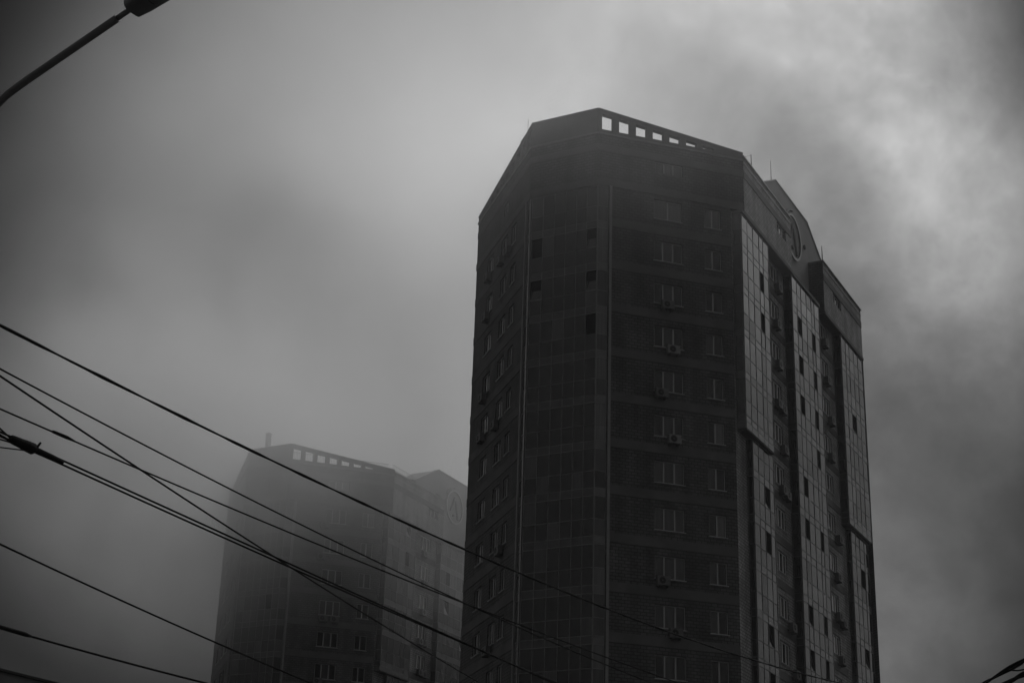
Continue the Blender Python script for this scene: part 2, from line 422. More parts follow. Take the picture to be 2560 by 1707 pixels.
        fz = m.build('frieze', T)
        c = MB(); c.box(FR, a-.04, b+.05, 57.0, 57.10, GOFF, .09, 'trim'); c.box(FR, a, b, 56.55, 56.66, -.01, .035, 'trim')
        c.build('coping', fz)
        m = MB(); m.box(FR, a+.003, b-.003, 55.46, 55.98, -.01, .035, 'plaster'); m.build('belt_course', fz)
        m = MB(); m.box(FR, a-.02, b+.02, Z_FR-.32, Z_FR-.08, -.02, .06, 'plaster'); m.build('belt_course', fz)
        put_window(T, FR, win, 54.6, 1.95, (.65, 1.3), 0, 5, .8, False)
    put_window(T, FF, 4.03, 54.58, 1.95, (.65, 1.3), 0, 0, .82, False)
    put_window(T, FL, 4.9, 54.3, 1.0, (.5,), 0, 1, .85, False)
    # ---------------- gable with the round emblem
    c0 = 14.25
    m = MB(); up = Vector((0, 0, 1))
    prof = [(c0-10.0, 56.2), (c0-9.0, 57.75), (c0-3.75, 60.6), (c0+3.75, 60.6), (c0+9.0, 57.75), (c0+10.0, 56.2)]
    dp = 3.2
    A = [FR.P(s, z, GOFF+.003) for s, z in prof]; B = [FR.P(s, z, GOFF-dp) for s, z in prof]
    m.poly(A, 'render', FR.n); m.poly(B, 'render', -FR.n)
    cen = FR.P(c0, 57.5, GOFF-dp/2)
    for i in range(len(A)-1): m.poly([A[i], A[i+1], B[i+1], B[i]], 'render', (A[i]+B[i+1])/2-cen)
    gb = m.build('gable', T)
    cp = MB()
    for i in (1, 2, 3):
        p0, p1 = prof[i], prof[i+1]
        dz = .10
        pts = [FR.P(p0[0], p0[1], GOFF+.06), FR.P(p1[0], p1[1], GOFF+.06), FR.P(p1[0], p1[1]+dz, GOFF+.06), FR.P(p0[0], p0[1]+dz, GOFF+.06)]
        ptb = [FR.P(p0[0], p0[1], GOFF-.5), FR.P(p1[0], p1[1], GOFF-.5), FR.P(p1[0], p1[1]+dz, GOFF-.5), FR.P(p0[0], p0[1]+dz, GOFF-.5)]
        cp.poly(pts, 'trim', FR.n); cp.poly(ptb, 'trim', -FR.n)
        cp.poly([pts[2], pts[3], ptb[3], ptb[2]], 'trim', up); cp.poly([pts[0], pts[1], ptb[1], ptb[0]], 'trim', -up)
    cp.build('coping', gb)
    ec = (c0-.05, 57.6); ER = 1.84
    em = MB(); N = 48
    def ring(r0, r1, o0, o1, k, mb, cx=ec[0], cz=ec[1], a0=0., a1=2*math.pi):
        for i in range(N):
            t0, t1 = a0+(a1-a0)*i/N, a0+(a1-a0)*(i+1)/N
            p = lambda r, t, o_: FR.P(cx+r*math.cos(t), cz+r*math.sin(t), o_)
            mb.poly([p(r0, t0, o1), p(r1, t0, o1), p(r1, t1, o1), p(r0, t1, o1)], k, FR.n)
            mb.poly([p(r1, t0, o0), p(r1, t1, o0), p(r1, t1, o1), p(r1, t0, o1)], k, p(r1, t0, 0)-p(0, 0, 0))
            mb.poly([p(r0, t0, o0), p(r0, t1, o0), p(r0, t1, o1), p(r0, t0, o1)], 'dark', p(0, 0, 0)-p(r0, t0, 0))  # inner return painted dark in place of shade, to outline the ring
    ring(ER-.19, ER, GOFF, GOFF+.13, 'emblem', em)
    eo = em.build('emblem', T)
    def stroke(pts, k='dark', h=.10):
        mb = MB(); A = [FR.P(ec[0]+x, ec[1]+z, GOFF+h) for x, z in pts]; B = [FR.P(ec[0]+x, ec[1]+z, GOFF) for x, z in pts]
        mb.poly(A, k, FR.n); c_ = sum(A, Vector())/len(A)
        for i in range(len(A)):
            jn = (i+1) % len(A); mb.poly([A[i], A[jn], B[jn], B[i]], k, (A[i]+A[jn])/2-c_)
        return mb
    stroke([(-.10, 1.12), (.02, 1.05), (-.86, -.62), (-.98, -.58)]).build('emblem_stroke', eo)
    stroke([(-.02, .75), (.16, .72), (.92, -1.20), (.62, -1.20)]).build('emblem_stroke', eo)
    stroke([(-.42, -.86), (-.10, -.80), (-.05, -1.05), (-.36, -1.12)]).build('emblem_dot', eo)
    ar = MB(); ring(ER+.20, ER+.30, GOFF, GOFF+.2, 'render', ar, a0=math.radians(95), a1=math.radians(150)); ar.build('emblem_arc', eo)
    vt = MB(); ring(0.001, .19, GOFF, GOFF+.10, 'dark', vt, c0+2.75, 58.0); vt.build('wall_vent', T)
    # ---------------- windows
    for k in range(floors):
        s, wd, ml = F_A
        put_window(T, FF, s, flr(k), wd, (.98,) if (k == 0 and extras == 1) else ml, 0, 6 if (k in (0,) and extras == 1) else (5 if k in (6, 8) else None))
        s, wd, ml = F_B
        put_window(T, FF, s, flr(k), wd, ml, 0, 5 if k == 0 else None)
        for s, wd, ml in L_W: put_window(T, FL, s, flr(k), wd, ml)
        for s in R_W: put_window(T, FR, s, flr(k), 1.95, (.62, 1.33), WOFF, kf='frame_lit')
    # ---------------- glazed balconies
    C_m = [.04, .78, 1.51, 2.29, 3.10, 3.93, WC-.12]
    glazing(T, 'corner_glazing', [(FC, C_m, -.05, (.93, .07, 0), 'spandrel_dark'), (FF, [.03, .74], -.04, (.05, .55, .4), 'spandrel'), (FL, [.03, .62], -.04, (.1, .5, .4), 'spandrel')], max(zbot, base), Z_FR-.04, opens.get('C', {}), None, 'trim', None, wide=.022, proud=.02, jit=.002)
    for F, a, b in ((FF, .80, .98), (FL, .67, .80)):
        m = MB(); m.box(F, a, b, base, Z_FR-.002, -.02, .09, 'pale_trim'); m.build('corner_pipe', T)
    ZS = 37.45                                       # the upper storeys of the end bays stand out further
    up_m = {1: [-.45, .61, 1.75, 2.99, 3.81, 4.9], 2: [10.05, 11.15, 12.12, 13.38, 14.57, 15.32, 16.45], 3: [22.1, 23.3, 24.27, 25.47, 26.68, 28.0]}
    lo_m = {1: [1.28, 2.35, 3.4, 4.45, 5.3], 3: [23.1, 24.2, 25.3, 26.5, 27.6]}
    mixR = (.72, .22, .06)
    for bay in (1, 2, 3):
        U = up_m[bay]; zl = ZS if bay != 2 else max(zbot, base)
        oU = -.06
        side = Face(FR.P(U[0], 0, oU)[:2], (0, 1), (-1, 0))
        side2 = Face(FR.P(U[-1], 0, oU)[:2], (0, 1), (1, 0))
        dU = -WOFF+oU-.005
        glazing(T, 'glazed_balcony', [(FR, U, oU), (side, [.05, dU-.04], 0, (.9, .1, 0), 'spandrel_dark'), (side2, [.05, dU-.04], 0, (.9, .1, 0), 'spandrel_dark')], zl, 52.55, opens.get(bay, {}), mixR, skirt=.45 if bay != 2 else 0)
        m = MB(); m.box(FR, U[0]-.05, U[-1]+.05, 52.58, 52.84, WOFF+.003, oU+.10, 'plaster')
        m.build('balcony_slab', T)
        if bay != 2:
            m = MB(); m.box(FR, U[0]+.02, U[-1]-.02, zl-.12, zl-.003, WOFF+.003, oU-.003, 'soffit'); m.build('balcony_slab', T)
        if bay != 2:
            Lm = lo_m[bay]; oL = -.28; dL = -WOFF+oL-.005
            sd = Face(FR.P(Lm[0], 0, oL)[:2], (0, 1), (-1, 0)); sd2 = Face(FR.P(Lm[-1], 0, oL)[:2], (0, 1), (1, 0))
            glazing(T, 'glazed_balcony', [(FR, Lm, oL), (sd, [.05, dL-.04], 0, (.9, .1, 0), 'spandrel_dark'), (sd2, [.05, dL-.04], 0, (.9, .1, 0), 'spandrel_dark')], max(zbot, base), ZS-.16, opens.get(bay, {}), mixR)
    # ---------------- air conditioners
    for fc, s, z, pale in acs:
        F = {'F': FF, 'L': FL, 'R': FR}[fc]
        put_ac(T, F, s, z, WOFF if fc == 'R' else 0, pale)
    return T

TILT, DARK = 'tilt', 'dark'
opens1 = {'C': {(5, 1): DARK, (0, 1): TILT, (5, 2): TILT, (0, 2): TILT, (0, 3): DARK},
          1: {(3, 1): DARK, (3, 2): TILT, (2, 6): TILT, (2, 7): DARK, (2, 9): TILT, (2, 10): DARK},
          2: {(1, 1): TILT, (1, 2): DARK, (1, 3): DARK, (4, 1): DARK, (4, 2): TILT, (4, 3): DARK, (4, 4): TILT, (1, 5): DARK, (1, 6): DARK, (4, 6): DARK, (1, 8): TILT, (4, 8): TILT, (1, 9): TILT, (4, 9): DARK},
          3: {(2, 2): TILT, (2, 6): DARK, (2, 8): TILT}}
opens2 = {1: {(3, 0): TILT, (3, 1): DARK}, 2: {(1, 1): DARK, (4, 1): DARK, (1, 2): TILT, (4, 3): TILT}, 'C': {(1, 3): DARK}}
acs1 = [('F', 4.35, 44.72, 0), ('F', 4.72, 41.68, 1), ('F', 3.90, 38.65, 0), ('F', 4.75, 35.70, 1), ('F', 3.95, 26.68, 0), ('F', 4.75, 23.60, 0),
        ('L', 3.6, 50.5, 0), ('L', 5.3, 50.5, 0), ('L', 8.2, 50.5, 0), ('L', 8.3, 47.5, 0), ('L', 5.2, 38.5, 0), ('L', 8.3, 41.5, 0), ('L', 8.3, 38.6, 0), ('L', 3.3, 29.5, 0), ('L', 5.2, 23.5, 0),
        ('R', 7.9, 50.5, 0), ('R', 7.3, 47.5, 0), ('R', 7.4, 44.5, 0), ('R', 7.0, 41.5, 0), ('R', 7.95, 41.4, 0), ('R', 8.0, 38.5, 0), ('R', 7.4, 35.5, 0), ('R', 8.2, 35.35, 0), ('R', 8.4, 26.45, 0), ('R', 8.9, 23.45, 0),
        ('R', 18.8, 50.5, 0), ('R', 19.0, 47.5, 0), ('R', 19.6, 44.5, 0), ('R', 19.2, 41.5, 0), ('R', 20.2, 35.5, 0), ('R', 19.4, 32.5, 0), ('R', 19.3, 29.6, 0), ('R', 20.3, 29.3, 0), ('R', 19.5, 26.5, 0)]
acs2 = [('F', 3.4, 50.5, 0), ('F', 3.3, 47.4, 0), ('F', 3.9, 41.5, 0), ('F', 5.0, 41.5, 0), ('F', 3.8, 35.6, 0),
        ('R', 7.0, 50.4, 0), ('R', 7.2, 47.4, 0), ('R', 7.3, 44.5, 1), ('R', 7.0, 41.5, 1), ('R', 7.7, 41.5, 0), ('R', 7.2, 38.5, 0), ('R', 8.0, 38.45, 0)]
RZ = math.radians(90-27.7070422487)
P1 = (15.216, 99.357, 0.)
P2 = (15.216-26.353, 99.357+57.789, -4.419)
T1 = make_tower(P1, RZ, 'dark brick tower with glazed balcony columns standing clear of the fog in front', 11, 17.5, opens1, acs1, 3, 1)
T2 = make_tower(P2, RZ, 'pale hazy tower half lost in fog behind the wires and the dark tower', 8, 28.5, opens2, acs2, 9, 2)

# roof furniture
def rod(T, name, p0, h, r=.03, k='steel'):
    m = MB(); m.tube([p0, p0+Vector((0, 0, h))], [r, r*.6], k, 6); return m.build(name, T)
def shaft(T, F, s0, s1, z0, z1, o0, o1, k='plaster'):
    m = MB(); m.box(F, s0, s1, z0, z1, o0, o1, k); m.box(F, s0-.06, s1+.06, z1+.002, z1+.10, o0-.06, o1+.06, 'trim'); return m.build('vent_shaft', T)
shaft(T1, FL, 4.2, 5.25, 56.2, 60.05, -1.7, -.9); shaft(T1, FL, 6.1, 6.8, 56.2, 59.5, -1.6, -.9)
rod(T1, 'antenna', FL.P(3.85, 56.2, -.9), 5.0, .025)
rod(T1, 'antenna', FR.P(10.3, 60.5, GOFF-.25), 1.7, .03)
p = FR.P(2.9, 57.0, -.4); rod(T1, 'antenna', p, 1.75, .05)
m = MB(); m.tube([FR.P(0.6, 57.3, -.4), p+Vector((0, 0, 1.7))], .012, 'cable', 5); m.build('stay_wire', T1)
p = FR.P(18.9, 57.0, -.3); rod(T1, 'antenna', p, 1.8, .05)
shaft(T2, FC, 4.0, 4.38, 56.2, 60.7, -2.05, -1.65, 'render')
for a, b in ((4.0, 4.65), (9.2, 9.75)): shaft(T2, FR, a, b, 57.0, 57.45, -.9, -.3)
m = MB()
def rail(F, s0, s1, o, zb, zt, step):
    n = int((s1-s0)/step)
    for i in range(n+1):
        s = s0+(s1-s0)*i/n; m.tube([F.P(s, zb, o), F.P(s, zt, o)], .014, 'steel', 4, False)
    for z in (zt, (zb+zt)/2): m.tube([F.P(s0, z, o), F.P(s1, z, o)], .02, 'steel', 4, False)
rail(FF, .3, WF-.5, -.55, 56.2, 57.95, .16); rail(FR, .2, 4.6, -.35, 57.0, 57.9, .3)
m.build('roof_railing', T2)

# ------------------------------------------------------------------ overhead wires
def az(d): a = math.radians(d); return Vector((math.sin(a), math.cos(a), 0))
WIRES = {
    'W1': ((-5.356, 16.109), 28, (0.00208, 0.000497, 8.294826)), 'W2': ((-5.443, 16.597), 29, (0.002202, -0.046432, 7.996207)),
    'W3': ((-5.498, 16.801), 17, (0.001044, -0.011841, 7.993105)), 'W4': ((-5.434, 16.780), 34, (0.001713, -0.036535, 7.609386)),
    'W5': ((-5.056, 15.715), 34, (0.00023, -0.061451, 6.987368)), 'W6': ((-5.190, 16.156), 33, (0.001073, -0.056901, 7.092935)),
    'W7': ((-6.214, 19.989), 29, (0.002762, -0.084278, 6.997989)), 'W8': ((-7.767, 25.618), 44, (0.004048, -0.069118, 7.195277)),
    'W9': ((7.687, 26.428), -5, (-0.028981, 6.997601)), 'W10': ((7.432, 24.417), -4, (0.005128, 6.6))}
def wire(key, label, r, s0, s1, lump=0., per=.5, name='overhead_wire', group='overhead street wires'):
    (ax, ay), d, c = WIRES[key]
    n = int((s1-s0)/(.12 if lump else .4)); pts, rad = [], []
    for i in range(n+1):
        s = s0+(s1-s0)*i/n; z = 0
        for k in c: z = z*s+k
        pts.append(Vector((ax, ay, 0))+az(d)*s+Vector((0, 0, z)))
        rad.append(r*(1+lump*math.sin(s*2*math.pi/per)+lump*.4*math.sin(s*2*math.pi/(per*.37))) if lump else r)
    m = MB(); m.tube(pts, rad, 'cable', 8)
    o = m.build(name); o['label'] = label; o['category'] = 'wire'; o['group'] = group
    return o
wire('W1', 'thick twisted cable, highest of the wires crossing both towers', .0165, -14, 46, .22, 1.35)
wire('W2', 'thin wire next below the thick twisted cable', .0105, -14, 40)
wire('W3', 'steep wire crossing three of its neighbours in front of the hazy tower', .0125, -14, 40)
wire('W4', 'thin wire with a small splice near its upper end, third from the top', .0105, -14, 40, 0)
o5 = wire('W5', 'upper of the two close wires that leave the black clamp', .0115, -14, 40)
wire('W6', 'lower of the two close wires that leave the black clamp', .0115, -14, 40)
wire('W7', 'lone wire well below the clamp, second from the bottom', .0135, -14, 34)
wire('W8', 'lowest wire, just above the dark roof corner', .0175, -14, 26)
def at_wire(key, s, up=0.):
    (ax, ay), d, c = WIRES[key]; z = 0
    for k in c: z = z*s+k
    return Vector((ax, ay, 0))+az(d)*s+Vector((0, 0, z+up))
# splice on the third wire and on the lowest one
# clamp assembly on the wire pair
cl = thing('cable_clamp', 'black clamp and insulator block bridging the wire pair at the frame edge', 'cable clamp', at_wire('W5', .7))
def loc(p): return p-cl.location
m = MB()
t5 = (at_wire('W5', 1.5)-at_wire('W5', 0)).normalized()
pA, pB = at_wire('W5', .13, -.02), at_wire('W5', .60, -.02)
def lerp(a, b, t): return a+(b-a)*t
m.tube([loc(lerp(pA, pB, t)) for t in (0, .04, .12, .3, .5, .66, .72)], [.02, .042, .046, .050, .058, .060, .03], 'cable', 10)
m.build('clamp_body', cl)
m = MB(); m.tube([loc(lerp(pA, pB, t)) for t in (.6, .8, 1.2, 1.5, 1.53)], [.03, .034, .032, .026, .012], 'cable', 10); m.build('end_sleeve', cl)
m = MB(); b0 = lerp(pA, pB, .74); m.tube([loc(b0+Vector((0, 0, .02))), loc(b0+Vector((.03, .02, .09)))], [.016, .012], 'cable', 6); m.build('clamp_bolt', cl)
m = MB(); a0 = lerp(pA, pB, .35)
m.tube([loc(a0+t5*(-x)+Vector((0, 0, -.03-.02*x-.22*x*x))) for x in (0, .1, .2, .3, .45, .8)], .008, 'cable', 6); m.build('jumper_lead', cl)
m = MB(); m.tube([loc(a0+t5*(-x+.05)+Vector((0, 0, -.05-.26*x))) for x in (0, .2, .4, .6, .75)], .007, 'cable', 6); m.build('jumper_lead', cl)
m = MB(); e0 = a0+t5*(-.30)+Vector((0, 0, -.105)); m.tube([loc(e0), loc(e0+t5*-.14+Vector((0, 0, -.03)))], [.03, .036], 'cable', 8); m.build('end_sleeve', cl)
m = MB(); m.tube([loc(lerp(pA, pB, .05)), loc(lerp(pA, pB, -.4)+Vector((0, 0, .07))), loc(lerp(pA, pB, -1.)+Vector((0, 0, .12)))], .009, 'cable', 6); m.build('jumper_lead', cl)
m = MB(); m.tube([loc(lerp(pA, pB, .02)+Vector((0, 0, -.02))), loc(lerp(pA, pB, -.4)+Vector((0, 0, .0))), loc(lerp(pA, pB, -1.)+Vector((0, 0, .03)))], .009, 'cable', 6); m.build('jumper_lead', cl)
# splices
for key, s, ln, lb in (('W4', .95, .22, 'small sleeve spliced on the third wire from the top'), ('W8', .45, 1.6, 'long sleeve spliced on the lowest wire near the dark roof')):
    m = MB(); r = .0105 if key == 'W4' else .0175
    m.tube([at_wire(key, s-ln), at_wire(key, s-ln*.9, .004), at_wire(key, s, .006), at_wire(key, s+.12, .001)], [r, r*1.8, r*2.1, r], 'cable', 8)
    o = m.build('cable_splice'); o['label'] = lb; o['category'] = 'cable splice'
# bundle at the lower right
def bundle(key, label, r, s0, s1, strands, seed):
    rnd = random.Random(seed); m = MB()
    (ax, ay), d, c = WIRES[key]
    for k in range(strands):
        ph = rnd.uniform(0, 6.28); amp = r*1.1; pts = []; rad = []
        n = int((s1-s0)/.12)
        for i in range(n+1):
            s = s0+(s1-s0)*i/n; zz = 0
            for kk in c: zz = zz*s+kk
            a = ph+s*1.9+k*2*math.pi/strands
            pts.append(Vector((ax, ay, zz))+az(d)*s+Vector((math.cos(a)*amp, 0, math.sin(a)*amp))); rad.append(r*(1+.15*math.sin(s*5+ph)))
        m.tube(pts, rad, 'cable', 7)
    o = m.build('cable_bundle'); o['label'] = label; o['category'] = 'cable'; o['group'] = 'cable bundles by the frame corner'
bundle('W9', 'upper twisted cable bundle cutting the corner beside the dark tower', .021, -16, 16, 2, 4)
bundle('W10', 'lower twisted cable bundle at the very corner under another bundle', .026, -16, 16, 2, 5)
m = MB(); b0 = at_wire('W9', -1.05); b1 = at_wire('W9', -1.75)
m.tube([b0+Vector((.02, 0, -.03)), b0+Vector((.12, 0, -.03)), b0+Vector((.35, 0, .02)), b0+Vector((1.2, -.1, .15))], .012, 'cable', 6)
o = m.build('branch_wire'); o['label'] = 'thin branch wire leaving the upper cable bundle at the corner'; o['category'] = 'wire'

# ------------------------------------------------------------------ street lamp
lp = thing('street_lamp', 'black street lamp with a long curved arm and flat head against the sky', 'street lamp', (-6.05, 16.12, 0))
def ll(*p): return Vector(p)-lp.location
A, B = Vector((-5.34, 15.64, 10.97)), Vector((-4.21, 14.88, 11.33))
m = MB(); m.tube([ll(-6.05, 16.12, z) for z in (0, 1.2, 1.25, 6, 9.2)], [.10, .095, .075, .062, .055], 'lamp', 16); m.build('pole', lp)
ctrl = [(-6.05, 16.12, 9.15), (-6.045, 16.115, 9.7), (-6.02, 16.10, 10.1), (-5.95, 16.05, 10.42), (-5.80, 15.95, 10.69), (-5.60, 15.815, 10.865), tuple(A)]
# smooth the bend
cv = []
for i in range(len(ctrl)-1):
    p0 = Vector(ctrl[max(i-1, 0)]); p1 = Vector(ctrl[i]); p2 = Vector(ctrl[i+1]); p3 = Vector(ctrl[min(i+2, len(ctrl)-1)])
    for j in range(6):
        t = j/6; cv.append(.5*((2*p1)+(p2-p0)*t+(2*p0-5*p1+4*p2-p3)*t*t+(3*p1-p0-3*p2+p3)*t**3))
d = (B-A).normalized()
cv += [A, A+(B-A)*.5, A+(B-A)*.97]
m = MB(); m.tube([p-lp.location for p in cv], .043, 'lamp', 14); m.build('arm', lp)
m = MB(); m.tube([A+(B-A)*.95-lp.location, B+d*.22-lp.location], .030, 'lamp', 12); m.build('spigot', lp)
side = d.cross(Vector((0, 0, 1))).normalized(); upv = side.cross(d)
def loft(secs, k, n=20, flat=1.0):
    mb = MB(); rings = []
    for (x, w_, hu, hd) in secs:
        rr = []
        for j in range(n):
            a = 2*math.pi*j/n; cx, cz = math.cos(a), math.sin(a)
            cx = math.copysign(abs(cx)**.6, cx); cz = math.copysign(abs(cz)**.6, cz)
            rr.append(B+d*x+side*(w_*cx)+upv*((hu if cz > 0 else hd)*cz)-lp.location)
        rings.append(rr)
    for i in range(len(rings)-1):
        ctr = sum(rings[i], Vector())/n
        for j in range(n):
            jn = (j+1) % n; mb.poly([rings[i][j], rings[i][jn], rings[i+1][jn], rings[i+1][j]], k, (rings[i][j]+rings[i][jn])/2-ctr, smooth=True)
    mb.poly(rings[0], k, -d); mb.poly(rings[-1], k, d)
    return mb
loft([(.16, .108, .055, .07), (.165, .118, .062, .075), (.32, .140, .078, .085), (.55, .158, .09, .085), (.78, .14, .08, .065), (.95, .085, .045, .04), (1.0, .035, .02, .02)], 'lamp').build('lamp_head', lp)
loft([(.42, .10, .0, .09), (.46, .11, .0, .11), (.60, .118, .0, .125), (.76, .095, .0, .10), (.82, .06, .0, .07)], 'lens').build('lamp_lens', lp)

# ------------------------------------------------------------------ low roof at the lower left corner
e_az = math.atan2(.76, 1.2)
ea = Vector((math.sin(e_az), math.cos(e_az), 0)); en = Vector((ea.y, -ea.x, 0))
p0 = Vector((-7.78, 26.0, 0))-ea*7
lb = thing('low_building', 'flat dark roof corner of a low building below the wires', 'building', p0)
FB = Face((0, 0), (ea.x, ea.y), (en.x, en.y))
m = MB(); m.box(FB, .4, 15.6, 0, 6.25, -9.6, -.45, 'brick'); m.build('wall', lb)
m = MB(); m.box(FB, 0, 16, 6.255, 6.60, -10, -.03, 'roof_dark')
rf = m.build('roof', lb)
m = MB(); m.box(FB, -.03, 16.03, 6.603, 6.64, -10, .02, 'soffit'); m.build('drip_edge', rf)
for i in range(5):
    put_window(lb, FB, 1.6+i*2.8, 4.0, 1.45, (.70,), -.45)

# ------------------------------------------------------------------ ground
m = MB(); m.poly([(-900, -900, 0), (900, -900, 0), (900, 900, 0), (-900, 900, 0)], 'ground', Vector((0, 0, 1)))
g = m.build('ground'); g['kind'] = 'structure'

# ------------------------------------------------------------------ air: thin even haze, and low cloud drifting round the tops
def vol(name, density, aniso=.2, v=.9):
    m = bpy.data.materials.new(name); m.use_nodes = True; nt = m.node_tree
    for n in list(nt.nodes):
        if n.type != 'OUTPUT_MATERIAL': nt.nodes.remove(n)
    out = [n for n in nt.nodes if n.type == 'OUTPUT_MATERIAL'][0]
    pv = nt.nodes.new('ShaderNodeVolumePrincipled')
    pv.inputs['Color'].default_value = (v, v, v, 1); pv.inputs['Density'].default_value = density; pv.inputs['Anisotropy'].default_value = aniso
    lk(nt, pv.outputs['Volume'], out.inputs['Volume'])
    return m
def vbox(name, x0, x1, y0, y1, z0, z1, mt):
    me = bpy.data.meshes.new(name); bm = bmesh.new(); bmesh.ops.create_cube(bm, size=1)
    for v_ in bm.verts: v_.co = (x0+(v_.co.x+.5)*(x1-x0), y0+(v_.co.y+.5)*(y1-y0), z0+(v_.co.z+.5)*(z1-z0))
    bm.to_mesh(me); bm.free(); me.materials.append(mt); o = link(bpy.data.objects.new(name, me)); o['kind'] = 'stuff'; return o
def drift(name, c, r, density, seed, nscale=1.6, namp=.5, aniso=.55, v=.98, rz=0.):
    """a drifting bank of cloud: thick in its heart, thinning to nothing at its skin"""
    me = bpy.data.meshes.new(name); bm = bmesh.new(); bmesh.ops.create_icosphere(bm, subdivisions=3, radius=1.0)
    for f_ in bm.faces: f_.smooth = True
    bm.to_mesh(me); bm.free()
    m = vol(name+'_air', density, aniso, v); nt = m.node_tree; pv = [n for n in nt.nodes if n.type == 'PRINCIPLED_VOLUME'][0]
    tc = nt.nodes.new('ShaderNodeTexCoord'); ln = nt.nodes.new('ShaderNodeVectorMath'); ln.operation = 'LENGTH'; lk(nt, tc.outputs['Object'], ln.inputs[0])
    mr = nt.nodes.new('ShaderNodeMapRange'); mr.interpolation_type = 'SMOOTHSTEP'
    mr.inputs['From Min'].default_value = .97; mr.inputs['From Max'].default_value = .1; mr.inputs['To Min'].default_value = 0; mr.inputs['To Max'].default_value = density
    lk(nt, ln.outputs['Value'], mr.inputs['Value'])
    mp = nt.nodes.new('ShaderNodeVectorMath'); mp.operation = 'ADD'; mp.inputs[1].default_value = (seed*3.1, seed*1.7, 0); lk(nt, tc.outputs['Object'], mp.inputs[0])
    n = nt.nodes.new('ShaderNodeTexNoise'); n.inputs['Scale'].default_value = nscale; n.inputs['Detail'].default_value = 3; lk(nt, mp.outputs[0], n.inputs['Vector'])
    nr = nt.nodes.new('ShaderNodeMapRange'); nr.inputs['From Min'].default_value = .3; nr.inputs['From Max'].default_value = .7
    nr.inputs['To Min'].default_value = 1-namp; nr.inputs['To Max'].default_value = 1+namp; lk(nt, n.outputs['Fac'], nr.inputs['Value'])
    mu = nt.nodes.new('ShaderNodeMath'); mu.operation = 'MULTIPLY'; lk(nt, mr.outputs['Result'], mu.inputs[0]); lk(nt, nr.outputs['Result'], mu.inputs[1])
    lk(nt, mu.outputs[0], pv.inputs['Density'])
    me.materials.append(m); o = link(bpy.data.objects.new(name, me)); o.location = c; o.scale = r; o.rotation_euler = (0, 0, rz); o['kind'] = 'stuff'; return o
vbox('haze', -1000, 1000, -1000, 1000, -1, 75, vol('haze_air', .00014, .55, .98))
drift('low_cloud', (-5, 97, 64), (36, 34, 27), .0175, 3, nscale=2.6, namp=.85, aniso=.6, v=.99)
drift('fog_bank', (-31, 154, 54), (26, 38, 28), .066, 5, nscale=2.0, namp=.65, aniso=.6, v=.99)
drift('fog_bank', (-9, 160, 56), (27, 36, 26), .018, 8, nscale=2.0, namp=.7, aniso=.6, v=.99)


# ------------------------------------------------------------------ light: overcast sky over a hidden sun
SUN_AZ, SUN_EL = math.radians(33), math.radians(47)
w = bpy.data.worlds.new('World'); sc.world = w; w.use_nodes = True
nt = w.node_tree; N_ = nt.nodes; bg = N_['Background']; bg.inputs['Strength'].default_value = .1
sky = N_.new('ShaderNodeTexSky'); sky.sky_type = 'NISHITA'; sky.sun_disc = False
sky.sun_elevation = SUN_EL; sky.sun_rotation = SUN_AZ; sky.air_density = 1.5; sky.dust_density = 3
bw = N_.new('ShaderNodeRGBToBW'); lk(nt, sky.outputs['Color'], bw.inputs['Color'])
tc = N_.new('ShaderNodeTexCoord'); D = tc.outputs['Generated']
def math_(op, a, b=None, c=None):
    n = N_.new('ShaderNodeMath'); n.operation = op
    for i, x in enumerate((a, b, c)):
        if x is None: continue
        if isinstance(x, (int, float)): n.inputs[i].default_value = x
        else: lk(nt, x, n.inputs[i])
    return n.outputs[0]
nrm = N_.new('ShaderNodeVectorMath'); nrm.operation = 'NORMALIZE'; lk(nt, D, nrm.inputs[0]); D = nrm.outputs[0]
# broken cloud: a slow warp feeding two layers of turbulence
def noise(scale, detail, rough, vec, dist=0.):
    n = N_.new('ShaderNodeTexNoise'); n.inputs['Scale'].default_value = scale; n.inputs['Detail'].default_value = detail
    n.inputs['Roughness'].default_value = rough; n.inputs['Distortion'].default_value = dist; lk(nt, vec, n.inputs['Vector']); return n
def dot_(vec, c):
    n = N_.new('ShaderNodeVectorMath'); n.operation = 'DOT_PRODUCT'; lk(nt, vec, n.inputs[0]); n.inputs[1].default_value = c; return n.outputs['Value']
wn = noise(5.5, 3, .55, D)
vs = N_.new('ShaderNodeVectorMath'); vs.operation = 'MULTIPLY_ADD'; lk(nt, wn.outputs['Color'], vs.inputs[0]); vs.inputs[1].default_value = (0.035,)*3; 
va = N_.new('ShaderNodeVectorMath'); va.operation = 'ADD'; lk(nt, D, va.inputs[0]); va.inputs[1].default_value = (-.5*0.035,)*3
lk(nt, va.outputs[0], vs.inputs[2]); nw = N_.new('ShaderNodeVectorMath'); nw.operation = 'NORMALIZE'; lk(nt, vs.outputs[0], nw.inputs[0]); DW = nw.outputs[0]
